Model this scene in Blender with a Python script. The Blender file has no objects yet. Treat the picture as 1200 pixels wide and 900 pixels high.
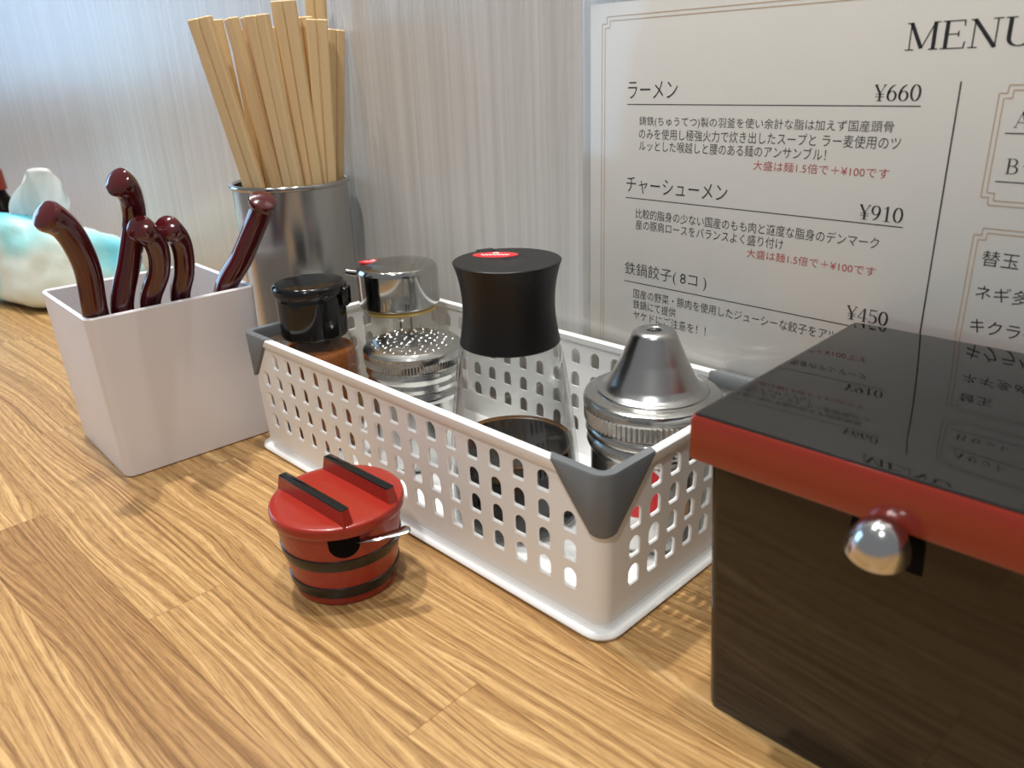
import bpy, bmesh, math, random
from mathutils import Vector, Matrix, Euler
C = bpy.context.scene.collection
SC = bpy.context.scene
S = 0.01          # everything below is written in centimetres
PI = math.pi
R = math.radians
random.seed(7)

# ------------------------------------------------------------------ camera
cam_d = bpy.data.cameras.new('camera')
cam = bpy.data.objects.new('camera', cam_d)
C.objects.link(cam)
_y, _p, _r = R(47.590), R(-21.812), R(-2.227)
_f = Vector((-math.sin(_y)*math.cos(_p), math.cos(_y)*math.cos(_p), math.sin(_p)))
_ri = _f.cross(Vector((0, 0, 1))).normalized()
_up = _ri.cross(_f)
_r2 = _ri*math.cos(_r) + _up*math.sin(_r)
_u2 = -_ri*math.sin(_r) + _up*math.cos(_r)
M = Matrix((_r2, _u2, -_f)).transposed().to_4x4()
M.translation = Vector((27.694, -27.224, 19.603))*S
cam.matrix_world = M
cam_d.sensor_width = 36.0
cam_d.lens = 924.28*36/1200
cam_d.clip_start = 0.01
cam_d.dof.use_dof = True
cam_d.dof.focus_distance = 0.37
cam_d.dof.aperture_fstop = 17
SC.camera = cam

# ------------------------------------------------------------------ light and exposure
def lin(c):
    c = c/255.0
    return c/12.92 if c <= 0.04045 else ((c+0.055)/1.055)**2.4
def rgb(r, g, b, a=1.0):
    return (lin(r), lin(g), lin(b), a)
SC.view_settings.view_transform = 'Standard'
SC.view_settings.look = 'None'
SC.view_settings.gamma = 1.0
SC.view_settings.use_curve_mapping = False
SC.view_settings.exposure = 0.0
W = bpy.data.worlds.new('room_ambience')
SC.world = W
W.use_nodes = True
W.node_tree.nodes['Background'].inputs[0].default_value = (0.96, 0.98, 1.0, 1)
W.node_tree.nodes['Background'].inputs[1].default_value = 0.26

def area(name, loc, target, sx, sy, power, col, shape='RECTANGLE', spread=180):
    d = bpy.data.lights.new(name, 'AREA')
    d.shape = shape
    d.size = sx*S
    if shape in ('RECTANGLE', 'ELLIPSE'):
        d.size_y = sy*S
    d.energy = power
    d.color = col
    d.spread = R(spread)
    o = bpy.data.objects.new(name, d)
    C.objects.link(o)
    o.location = Vector(loc)*S
    o.rotation_euler = (Vector(target)*S - o.location).to_track_quat('-Z', 'Y').to_euler()
    return o
WARM = (1.0, 0.985, 0.955)
area('ceiling_lamp', (-56, -14, 215), (0, -12, 0), 7, 7, 32, WARM, 'DISK')
area('ceiling_lamp', (16, -4, 215), (0, -10, 0), 7, 7, 16, WARM, 'DISK')
area('ceiling_lamp', (-70, -62, 215), (0, -8, 5), 12, 12, 10, WARM, 'DISK')
area('ceiling_lamp', (75, -110, 215), (0, -8, 5), 14, 14, 20, WARM, 'DISK')  # added as fill, brightens the faces turned towards the room
area('window_daylight', (-420, -150, 95), (-40, 0, 15), 190, 170, 42, (0.34, 0.64, 1.0))

# ------------------------------------------------------------------ mesh helpers
def link(o, parent=None):
    C.objects.link(o)
    if parent is not None:
        o.parent = parent
    return o
def tag(o, label=None, cat=None, group=None, kind=None):
    if label: o['label'] = label
    if cat: o['category'] = cat
    if group: o['group'] = group
    if kind: o['kind'] = kind
    return o
def thing(name, label, cat, loc=(0, 0, 0), rz=0.0, group=None):
    o = bpy.data.objects.new(name, None)
    o.empty_display_size = 0.02
    C.objects.link(o)
    o.location = Vector(loc)*S
    o.rotation_euler = (0, 0, rz)
    return tag(o, label, cat, group)
def obj(name, bm, mat, parent=None, sharp=35, smooth=True, flat_first=0):
    """finish a bmesh that is written in cm and link it"""
    bmesh.ops.scale(bm, vec=(S, S, S), verts=bm.verts)
    bmesh.ops.recalc_face_normals(bm, faces=bm.faces)
    me = bpy.data.meshes.new(name)
    bm.to_mesh(me)
    bm.free()
    if smooth:
        me.polygons.foreach_set('use_smooth', [True]*len(me.polygons))
        me.set_sharp_from_angle(angle=R(sharp))
        for p in me.polygons[:flat_first]: p.use_smooth = False
    for m in (mat if isinstance(mat, (list, tuple)) else [mat]):
        me.materials.append(m)
    return link(bpy.data.objects.new(name, me), parent)

def lathe(bm, prof, seg=64, c=(0, 0), knurl=None, mi=0, ax=None, close=False):
    """prof: list of (r, z). knurl: dict ring_index -> depth (alternating radius)"""
    rings = []
    for i, (r, z) in enumerate(prof):
        if r < 1e-6:
            v = bm.verts.new((c[0], c[1], z)); rings.append([v]); continue
        ring = []
        for k in range(seg):
            a = 2*PI*k/seg
            rr = r
            if knurl and i in knurl and k % 2: rr -= knurl[i]
            ring.append(bm.verts.new((c[0]+rr*math.cos(a), c[1]+rr*math.sin(a), z)))
        rings.append(ring)
    fs = []
    pairs = list(zip(rings, rings[1:]))
    if close: pairs.append((rings[-1], rings[0]))
    for a, b in pairs:
        if len(a) == 1 and len(b) == 1: continue
        for k in range(seg):
            k2 = (k+1) % seg
            if len(a) == 1: fs.append(bm.faces.new((a[0], b[k], b[k2])))
            elif len(b) == 1: fs.append(bm.faces.new((a[k], a[k2], b[0])))
            else: fs.append(bm.faces.new((a[k], a[k2], b[k2], b[k])))
    for f in fs: f.material_index = mi
    return bm
def rnd(prof_pts, r=0.1, n=4, closed=False):
    """round the corners of a polyline"""
    P = [Vector(p) for p in prof_pts]
    out = []
    N = len(P)
    for i in range(N):
        if not closed and i in (0, N-1):
            out.append(tuple(P[i])); continue
        a, b, c = P[i-1], P[i], P[(i+1) % N]
        d1 = a-b; d2 = c-b
        k = min(r, d1.length*0.45, d2.length*0.45)
        p = b+d1.normalized()*k; q = b+d2.normalized()*k
        for j in range(n+1):
            t = j/n
            out.append(tuple((1-t)**2*p + 2*t*(1-t)*b + t*t*q))
    return out
def rrect(w, d, r, n=5):
    """rounded rectangle loop, centred, ccw"""
    pts = []
    for cx, cy, a0 in ((w/2-r, -d/2+r, -PI/2), (w/2-r, d/2-r, 0), (-w/2+r, d/2-r, PI/2), (-w/2+r, -d/2+r, PI)):
        for j in range(n+1):
            a = a0 + PI/2*j/n
            pts.append((cx+r*math.cos(a), cy+r*math.sin(a)))
    return pts
def loft(bm, loops, cap0=True, cap1=True, closed=False, mi=0):
    """loops: list of lists of 3d points (equal length)"""
    V = [[bm.verts.new(p) for p in L] for L in loops]
    n = len(V[0])
    prs = list(zip(V, V[1:]))
    if closed: prs.append((V[-1], V[0]))
    for a, b in prs:
        for k in range(n):
            f = bm.faces.new((a[k], a[(k+1) % n], b[(k+1) % n], b[k])); f.material_index = mi
    if not closed:
        if cap0: bm.faces.new(list(reversed(V[0]))).material_index = mi
        if cap1: bm.faces.new(V[-1]).material_index = mi
    return bm
def rbox(bm, x0, x1, y0, y1, z0, z1, r=0.15, n=3):
    """box with rounded vertical and softened horizontal edges"""
    w, d = x1-x0, y1-y0
    cx, cy = (x0+x1)/2, (y0+y1)/2
    r = min(r, w*0.49, d*0.49, (z1-z0)*0.49)
    L = []
    for j in range(n+1):
        a = PI/2*j/n
        L.append((r*(1-math.sin(a)), z0+r*(1-math.cos(a))))
    for j in range(n+1):
        a = PI/2*(n-j)/n
        L.append((r*(1-math.sin(a)), z1-r*(1-math.cos(a))))
    loops = []
    for ins, z in L:
        loops.append([(cx+x, cy+y, z) for x, y in rrect(w-2*ins, d-2*ins, max(r-ins, 0.004)+0.02, n)])
    return loft(bm, loops)
def frames(path):
    P = [Vector(p) for p in path]
    T = []
    for i in range(len(P)):
        a = P[max(0, i-1)]; b = P[min(len(P)-1, i+1)]
        T.append((b-a).normalized())
    up = Vector((1, 0, 0)) if abs(T[0].x) < 0.8 else Vector((0, 0, 1))
    n = (up - T[0]*up.dot(T[0])).normalized()
    N = []
    for t in T:
        n = (n - t*n.dot(t)).normalized(); N.append(n)
    return P, T, N
def catmull(pts, n=6):
    P = [Vector(p) for p in pts]
    P = [2*P[0]-P[1]] + P + [2*P[-1]-P[-2]]
    out = []
    for i in range(1, len(P)-2):
        for j in range(n):
            t = j/n
            a, b, c, d = P[i-1], P[i], P[i+1], P[i+2]
            out.append(0.5*((2*b)+(c-a)*t+(2*a-5*b+4*c-d)*t*t+(3*b-a-3*c+d)*t**3))
    out.append(P[-2])
    return out
def tube(bm, path, radii, seg=12, cap=True, mi=0):
    P, T, N = frames(path)
    loops = []
    for i, (p, t, n) in enumerate(zip(P, T, N)):
        b = t.cross(n)
        r = radii[i] if isinstance(radii, (list, tuple)) else radii
        loops.append([tuple(p + (n*math.cos(2*PI*k/seg) + b*math.sin(2*PI*k/seg))*r) for k in range(seg)])
    return loft(bm, loops, cap, cap, mi=mi)
def prism(bm, poly, z0, z1, mi=0):
    return loft(bm, [[(x, y, z0) for x, y in poly], [(x, y, z1) for x, y in poly]], mi=mi)

# ------------------------------------------------------------------ materials
def nd(nt, typ, **kw):
    n = nt.nodes.new(typ)
    for k, v in kw.items(): setattr(n, k, v)
    return n
def mat(name, col, rough=0.4, metal=0.0, var=0.04, scale=30.0, bump=0.0, bscale=200.0, ior=1.5, coat=0.0, rvar=0.05, sss=0.0, stretch=None):
    m = bpy.data.materials.new(name)
    m.use_nodes = True
    nt = m.node_tree
    b = nt.nodes['Principled BSDF']
    b.inputs['Metallic'].default_value = metal
    b.inputs['IOR'].default_value = ior
    b.inputs['Coat Weight'].default_value = coat
    b.inputs['Coat Roughness'].default_value = 0.05
    if sss:
        b.inputs['Subsurface Weight'].default_value = sss
        b.inputs['Subsurface Radius'].default_value = (0.004, 0.0035, 0.003)
    tc = nd(nt, 'ShaderNodeTexCoord')
    mp = nd(nt, 'ShaderNodeMapping')
    if stretch: mp.inputs['Scale'].default_value = stretch
    nt.links.new(tc.outputs['Object'], mp.inputs[0])
    no = nd(nt, 'ShaderNodeTexNoise')
    no.inputs['Scale'].default_value = scale
    no.inputs['Detail'].default_value = 4
    nt.links.new(mp.outputs[0], no.inputs['Vector'])
    mx = nd(nt, 'ShaderNodeMix', data_type='RGBA')
    c = rgb(*col)
    mx.inputs[6].default_value = tuple(x*(1-var) for x in c[:3]) + (1,)
    mx.inputs[7].default_value = tuple(min(1, x*(1+var)) for x in c[:3]) + (1,)
    nt.links.new(no.outputs['Fac'], mx.inputs[0])
    nt.links.new(mx.outputs[2], b.inputs['Base Color'])
    mr = nd(nt, 'ShaderNodeMapRange')
    mr.inputs[3].default_value = max(0.0, rough-rvar)
    mr.inputs[4].default_value = rough+rvar
    nt.links.new(no.outputs['Fac'], mr.inputs[0])
    nt.links.new(mr.outputs[0], b.inputs['Roughness'])
    if bump:
        n2 = nd(nt, 'ShaderNodeTexNoise')
        n2.inputs['Scale'].default_value = bscale
        nt.links.new(mp.outputs[0], n2.inputs['Vector'])
        bp = nd(nt, 'ShaderNodeBump')
        bp.inputs['Strength'].default_value = bump
        bp.inputs['Distance'].default_value = 0.001
        nt.links.new(n2.outputs['Fac'], bp.inputs['Height'])
        nt.links.new(bp.outputs[0], b.inputs['Normal'])
    return m
def glass(name, tint=(1, 1, 1), rough=0.02, base=0.03, gain=1.0, wav=0.0, ior=1.5):
    """thin clear wall: fresnel mix of transparency and mirror"""
    m = bpy.data.materials.new(name)
    m.use_nodes = True
    nt = m.node_tree
    nt.nodes.clear()
    out = nd(nt, 'ShaderNodeOutputMaterial')
    tr = nd(nt, 'ShaderNodeBsdfTransparent')
    tr.inputs[0].default_value = (*tint, 1)
    gl = nd(nt, 'ShaderNodeBsdfGlossy')
    gl.inputs['Roughness'].default_value = rough
    lw = nd(nt, 'ShaderNodeLayerWeight')
    lw.inputs['Blend'].default_value = 0.5
    pw = nd(nt, 'ShaderNodeMath', operation='POWER')
    pw.inputs[1].default_value = 3.2
    nt.links.new(lw.outputs['Facing'], pw.inputs[0])
    mix = nd(nt, 'ShaderNodeMixShader')
    ma = nd(nt, 'ShaderNodeMath', operation='MULTIPLY_ADD')
    ma.inputs[1].default_value = gain
    ma.inputs[2].default_value = base
    nt.links.new(pw.outputs[0], ma.inputs[0])
    nt.links.new(ma.outputs[0], mix.inputs[0])
    nt.links.new(tr.outputs[0], mix.inputs[1])
    nt.links.new(gl.outputs[0], mix.inputs[2])
    nt.links.new(mix.outputs[0], out.inputs[0])
    if wav:
        tc = nd(nt, 'ShaderNodeTexCoord')
        no = nd(nt, 'ShaderNodeTexNoise')
        no.inputs['Scale'].default_value = 14
        no.inputs['Detail'].default_value = 2
        bp = nd(nt, 'ShaderNodeBump')
        bp.inputs['Strength'].default_value = wav
        bp.inputs['Distance'].default_value = 0.004
        nt.links.new(tc.outputs['Object'], no.inputs['Vector'])
        nt.links.new(no.outputs['Fac'], bp.inputs['Height'])
        nt.links.new(bp.outputs[0], gl.inputs['Normal'])
        nt.links.new(bp.outputs[0], lw.inputs['Normal'])
    return m

def wood_table():
    m = bpy.data.materials.new('laminated_wood')
    m.use_nodes = True
    nt = m.node_tree
    L = nt.links.new
    b = nt.nodes['Principled BSDF']
    tc = nd(nt, 'ShaderNodeTexCoord')
    rot = nd(nt, 'ShaderNodeMapping')
    rot.inputs['Rotation'].default_value = (0, 0, R(-2.9))
    rot.inputs['Scale'].default_value = (100, 100, 100)       # back to cm
    L(tc.outputs['Object'], rot.inputs[0])
    sp = nd(nt, 'ShaderNodeSeparateXYZ')
    L(rot.outputs[0], sp.inputs[0])
    def mth(op, a, bb=None, cc=None):
        n = nd(nt, 'ShaderNodeMath', operation=op)
        for i, v in enumerate((a, bb, cc)):
            if v is None: continue
            if isinstance(v, (int, float)): n.inputs[i].default_value = v
            else: L(v, n.inputs[i])
        return n.outputs[0]
    x, y = sp.outputs[0], sp.outputs[1]
    PW, PL = 3.12, 35.0
    v = mth('DIVIDE', mth('SUBTRACT', y, 4.34), PW)
    row = mth('FLOOR', v)
    off = mth('MULTIPLY_ADD', row, 12.18, 11.23)
    u = mth('DIVIDE', mth('SUBTRACT', x, off), PL)
    col = mth('FLOOR', u)
    cv = nd(nt, 'ShaderNodeCombineXYZ')
    L(row, cv.inputs[0]); L(col, cv.inputs[1])
    wn = nd(nt, 'ShaderNodeTexWhiteNoise', noise_dimensions='3D')
    L(cv.outputs[0], wn.inputs['Vector'])
    ws = nd(nt, 'ShaderNodeSeparateColor')
    L(wn.outputs['Color'], ws.inputs[0])
    r1, r2 = ws.outputs[0], ws.outputs[1]
    # one stave in the middle of the counter is much darker than the rest
    isd = mth('MULTIPLY', mth('COMPARE', row, -2.0, 0.3), mth('COMPARE', col, 0.0, 0.3))
    r3 = mth('MULTIPLY', mth('MULTIPLY_ADD', ws.outputs[2], 0.7, 0.3), mth('SUBTRACT', 1.0, isd))
    # grain space: long along x, different piece of tree for every stave
    gx = mth('MULTIPLY_ADD', r1, 300.0, x)
    gy = mth('MULTIPLY_ADD', r2, 170.0, y)
    g1 = nd(nt, 'ShaderNodeCombineXYZ')
    L(mth('MULTIPLY', gx, 0.035), g1.inputs[0]); L(mth('MULTIPLY', gy, 0.22), g1.inputs[1])
    warp = nd(nt, 'ShaderNodeTexNoise')
    warp.inputs['Scale'].default_value = 1.0; warp.inputs['Detail'].default_value = 2.5; warp.inputs['Roughness'].default_value = 0.5
    L(g1.outputs[0], warp.inputs['Vector'])
    # growth rings
    ph = mth('ADD', mth('MULTIPLY', gy, 3.3), mth('MULTIPLY', warp.outputs['Fac'], 11.0))
    g2 = nd(nt, 'ShaderNodeCombineXYZ')
    L(mth('MULTIPLY', gx, 0.02), g2.inputs[0]); L(ph, g2.inputs[1])
    ring = nd(nt, 'ShaderNodeTexNoise')
    ring.inputs['Scale'].default_value = 1.0; ring.inputs['Detail'].default_value = 3.0; ring.inputs['Roughness'].default_value = 0.62
    L(g2.outputs[0], ring.inputs['Vector'])
    # fine pores
    g3 = nd(nt, 'ShaderNodeCombineXYZ')
    L(mth('MULTIPLY', gx, 0.75), g3.inputs[0]); L(mth('ADD', mth('MULTIPLY', gy, 12.0), mth('MULTIPLY', warp.outputs['Fac'], 41.0)), g3.inputs[1])
    pore = nd(nt, 'ShaderNodeTexNoise')
    pore.inputs['Scale'].default_value = 1.0; pore.inputs['Detail'].default_value = 3.0; pore.inputs['Roughness'].default_value = 0.7
    L(g3.outputs[0], pore.inputs['Vector'])
    cr = nd(nt, 'ShaderNodeValToRGB')
    e = cr.color_ramp.elements
    e[0].position = 0.34; e[0].color = rgb(150, 112, 68)
    e[1].position = 0.66; e[1].color = rgb(216, 182, 130)
    k = cr.color_ramp.elements.new(0.43); k.color = rgb(178, 140, 90)
    k = cr.color_ramp.elements.new(0.55); k.color = rgb(202, 165, 112)
    L(ring.outputs['Fac'], cr.inputs[0])
    pr = nd(nt, 'ShaderNodeValToRGB')
    e = pr.color_ramp.elements
    e[0].position = 0.34; e[0].color = (0.50, 0.42, 0.34, 1)
    e[1].position = 0.52; e[1].color = (1, 1, 1, 1)
    L(pore.outputs['Fac'], pr.inputs[0])
    m1 = nd(nt, 'ShaderNodeMix', data_type='RGBA', blend_type='MULTIPLY')
    m1.inputs[0].default_value = 0.7
    L(cr.outputs[0], m1.inputs[6]); L(pr.outputs[0], m1.inputs[7])
    # dark lines of the growth rings: thin edge, fading
    rp = mth('FRACT', mth('ADD', mth('MULTIPLY', gy, 2.9), mth('MULTIPLY', warp.outputs['Fac'], 13.0)))
    rd = mth('POWER', mth('SUBTRACT', 1.0, rp), 3.0)
    rise = mth('MINIMUM', mth('MULTIPLY', rp, 9.0), 1.0)
    rw = mth('MULTIPLY', mth('MULTIPLY', rd, rise), mth('MULTIPLY_ADD', ring.outputs['Fac'], 1.5, -0.15))
    m0 = nd(nt, 'ShaderNodeMix', data_type='RGBA', blend_type='MULTIPLY')
    L(rw, m0.inputs[0]); L(m1.outputs[2], m0.inputs[6]); m0.inputs[7].default_value = (0.42, 0.33, 0.24, 1)
    m1 = m0
    # stave tone
    tone = nd(nt, 'ShaderNodeValToRGB')
    e = tone.color_ramp.elements
    e[0].position = 0.0; e[0].color = (0.64, 0.56, 0.48, 1)
    e[1].position = 1.0; e[1].color = (0.90, 0.87, 0.82, 1)
    k = tone.color_ramp.elements.new(0.45); k.color = (0.83, 0.79, 0.73, 1)
    L(r3, tone.inputs[0])
    m2 = nd(nt, 'ShaderNodeMix', data_type='RGBA', blend_type='MULTIPLY')
    m2.inputs[0].default_value = 1.0
    L(m1.outputs[2], m2.inputs[6]); L(tone.outputs[0], m2.inputs[7])
    # seams
    fy = mth('FRACT', v); fx = mth('FRACT', u)
    sy = mth('LESS_THAN', mth('MINIMUM', fy, mth('SUBTRACT', 1.0, fy)), 0.008)
    sx = mth('LESS_THAN', mth('MINIMUM', fx, mth('SUBTRACT', 1.0, fx)), 0.0008)
    m3 = nd(nt, 'ShaderNodeMix', data_type='RGBA', blend_type='MULTIPLY')
    L(mth('MULTIPLY', mth('MAXIMUM', sx, sy), 0.55), m3.inputs[0])
    L(m2.outputs[2], m3.inputs[6]); m3.inputs[7].default_value = (0.55, 0.42, 0.3, 1)
    L(m3.outputs[2], b.inputs['Base Color'])
    rr = nd(nt, 'ShaderNodeMapRange')
    rr.inputs[3].default_value = 0.42; rr.inputs[4].default_value = 0.30
    L(pore.outputs['Fac'], rr.inputs[0]); L(rr.outputs[0], b.inputs['Roughness'])
    bp = nd(nt, 'ShaderNodeBump')
    bp.inputs['Strength'].default_value = 0.12; bp.inputs['Distance'].default_value = 0.0006
    L(pore.outputs['Fac'], bp.inputs['Height']); L(bp.outputs[0], b.inputs['Normal'])
    return m

def wall_mat():
    m = bpy.data.materials.new('wall_panel_vertical_grain')
    m.use_nodes = True
    nt = m.node_tree
    L = nt.links.new
    b = nt.nodes['Principled BSDF']
    tc = nd(nt, 'ShaderNodeTexCoord')
    mp = nd(nt, 'ShaderNodeMapping')
    mp.inputs['Scale'].default_value = (170, 1, 2.2)
    L(tc.outputs['Object'], mp.inputs[0])
    no = nd(nt, 'ShaderNodeTexNoise')
    no.inputs['Scale'].default_value = 1.0; no.inputs['Detail'].default_value = 5; no.inputs['Roughness'].default_value = 0.65
    L(mp.outputs[0], no.inputs['Vector'])
    mp2 = nd(nt, 'ShaderNodeMapping')
    mp2.inputs['Scale'].default_value = (420, 1, 45)
    L(tc.outputs['Object'], mp2.inputs[0])
    fl = nd(nt, 'ShaderNodeTexNoise')
    fl.inputs['Scale'].default_value = 1.0; fl.inputs['Detail'].default_value = 3
    L(mp2.outputs[0], fl.inputs['Vector'])
    cr = nd(nt, 'ShaderNodeValToRGB')
    e = cr.color_ramp.elements
    e[0].position = 0.32; e[0].color = rgb(208, 205, 199)
    e[1].position = 0.68; e[1].color = rgb(230, 228, 224)
    L(no.outputs['Fac'], cr.inputs[0])
    L(cr.outputs[0], b.inputs['Base Color'])
    b.inputs['Roughness'].default_value = 0.27
    b.inputs['IOR'].default_value = 1.5
    ad = nd(nt, 'ShaderNodeMath', operation='MULTIPLY_ADD')
    ad.inputs[1].default_value = 1.1
    L(fl.outputs['Fac'], ad.inputs[0]); L(no.outputs['Fac'], ad.inputs[2])
    bp = nd(nt, 'ShaderNodeBump')
    bp.inputs['Strength'].default_value = 0.26; bp.inputs['Distance'].default_value = 0.0012
    L(ad.outputs[0], bp.inputs['Height']); L(bp.outputs[0], b.inputs['Normal'])
    return m

M_TABLE = wood_table()
M_WALL = wall_mat()
M_FLOOR = mat('floor_tile', (150, 140, 128), 0.5)
M_CADDY = mat('white_melamine', (226, 222, 224), 0.3, var=0.01, rvar=0.0)
M_BASKET = mat('white_plastic', (240, 240, 238), 0.32, var=0.01, rvar=0.01)
M_GREY = mat('grey_plastic', (102, 105, 107), 0.38, var=0.03)
M_SPOON = mat('oxblood_lacquer', (74, 16, 20), 0.12, var=0.12, scale=20, coat=0.6, rvar=0.03)
M_STICK = mat('bare_aspen_wood', (228, 198, 150), 0.6, var=0.10, scale=40, stretch=(6, 6, 0.35), bump=0.15, bscale=60)
M_STEEL = mat('brushed_steel', (186, 186, 184), 0.24, 1.0, var=0.05, scale=60, stretch=(1, 1, 0.12), rvar=0.06)
M_CHROME = mat('chrome', (182, 181, 177), 0.11, 1.0, var=0.02, rvar=0.03)
M_KNOB = mat('satin_chrome', (200, 200, 200), 0.17, 1.0, var=0.03)
M_LID = mat('worn_tinplate', (190, 190, 186), 0.20, 1.0, var=0.05, bump=0.12, bscale=300)
M_BLACKP = mat('matt_black_plastic', (15, 15, 16), 0.40, var=0.1, bump=0.04, bscale=900, ior=1.4)
M_BLACKG = mat('gloss_black_plastic', (12, 12, 13), 0.10, var=0.1, rvar=0.03)
M_RED = mat('red_label', (205, 34, 40), 0.4, var=0.04)
M_WHITEP = mat('white_print', (235, 232, 228), 0.4, var=0.02)
M_LACQ = mat('vermilion_lacquer', (136, 40, 22), 0.22, var=0.05, scale=12, coat=0.3)
M_BUCK = mat('red_bucket_lacquer', (148, 38, 24), 0.27, var=0.05, scale=15, coat=0.2)
M_BLACKL = mat('black_lacquer', (17, 16, 15), 0.035, var=0.15, rvar=0.015, bump=0.008, bscale=9)
M_BODY = mat('dark_brown_lacquer', (26, 20, 15), 0.07, var=0.12, rvar=0.03)
M_BAND = mat('black_band', (22, 17, 14), 0.22, var=0.2)
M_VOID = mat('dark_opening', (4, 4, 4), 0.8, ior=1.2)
M_GLASS = glass('clear_glass', (0.94, 0.945, 0.94), 0.03, 0.05, 0.95)
M_GLASSW = glass('wavy_clear_glass', (0.95, 0.95, 0.93), 0.03, 0.08, 0.8, wav=0.35)
M_FILM = glass('laminate_film', (0.99, 0.99, 0.985), 0.10, 0.02, 0.4, wav=0.10)
M_SOY = mat('soy_sauce', (10, 5, 3), 0.04, var=0.2, rvar=0.01, ior=1.22)
M_RIMLIGHT = mat('painted_rim_light', (150, 104, 52), 0.3, var=0.2, scale=300)  # orange light at the edge of the soy, painted as brown
M_SPICE = mat('chilli_powder', (160, 90, 34), 0.85, var=0.35, scale=350, bump=0.6, bscale=700)
M_OIL = mat('amber_oil_film', (196, 165, 92), 0.1, var=0.1)
M_PEPPER = mat('pepper_grounds', (110, 88, 62), 0.9, var=0.4, scale=400)
M_PAPER = mat('menu_paper', (220, 216, 209), 0.6, var=0.012)
M_INK = mat('black_ink', (36, 34, 40), 0.6)
M_INKR = mat('red_ink', (190, 58, 54), 0.6)
M_GOLD = mat('gold_ink', (208, 180, 150), 0.55)
M_TISSUE = mat('tissue_paper', (238, 240, 238), 0.8, var=0.02, bump=0.3, bscale=60)

# ------------------------------------------------------------------ setting
YW = 2.0
bm = bmesh.new(); rbox(bm, -260, 120, YW, YW+8, -75, 190, 0.2)
w = obj('wall_back', bm, M_WALL); tag(w, kind='structure')
bm = bmesh.new(); rbox(bm, -460, 240, -330, 20, -80, -75, 0.2)
f = obj('floor', bm, M_FLOOR); tag(f, kind='structure')
t = thing('counter', 'light brown laminated wood counter top of long glued staves', 'counter', (0, -22, -3.5))
bm = bmesh.new(); rbox(bm, -200, 110, -24, 23.9, 0, 3.5, 0.3)
ct = obj('counter_top', bm, M_TABLE, t)
bm = bmesh.new(); rbox(bm, -195, 105, 0, 20, -71.4, 0, 0.3)
obj('counter_base', bm, M_FLOOR, t)

# ------------------------------------------------------------------ the menu on the wall
FONT_CACHE = {}
def text_bm(s):
    cu = bpy.data.curves.new('lettering', 'FONT')
    cu.body = s
    cu.size = 1.0
    cu.resolution_u = 3
    cu.offset = TEXT_OFF[0]
    o = bpy.data.objects.new('lettering', cu)
    C.objects.link(o)
    dg = bpy.context.evaluated_depsgraph_get()
    me = bpy.data.meshes.new_from_object(o.evaluated_get(dg))
    bpy.data.objects.remove(o)
    bpy.data.curves.remove(cu)
    b = bmesh.new()
    b.from_mesh(me)
    bpy.data.meshes.remove(me)
    return b
TEXT_OFF = [0.0]
def put_text(s, x0, x1, z0, z1, name, m, parent, off=0.0):
    """sans lettering fitted to the box x0..x1, z0..z1 of the menu sheet"""
    TEXT_OFF[0] = off
    b = text_bm(s)
    if not b.verts: return None
    xs = [v.co.x for v in b.verts]; ys = [v.co.y for v in b.verts]
    ax, bx, ay, by = min(xs), max(xs), min(ys), max(ys)
    for v in b.verts:
        v.co = Vector((x0+(v.co.x-ax)/(bx-ax)*(x1-x0), -0.012, z0+(v.co.y-ay)/(by-ay)*(z1-z0)))
    return obj(name, b, m, parent, smooth=False)
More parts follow.
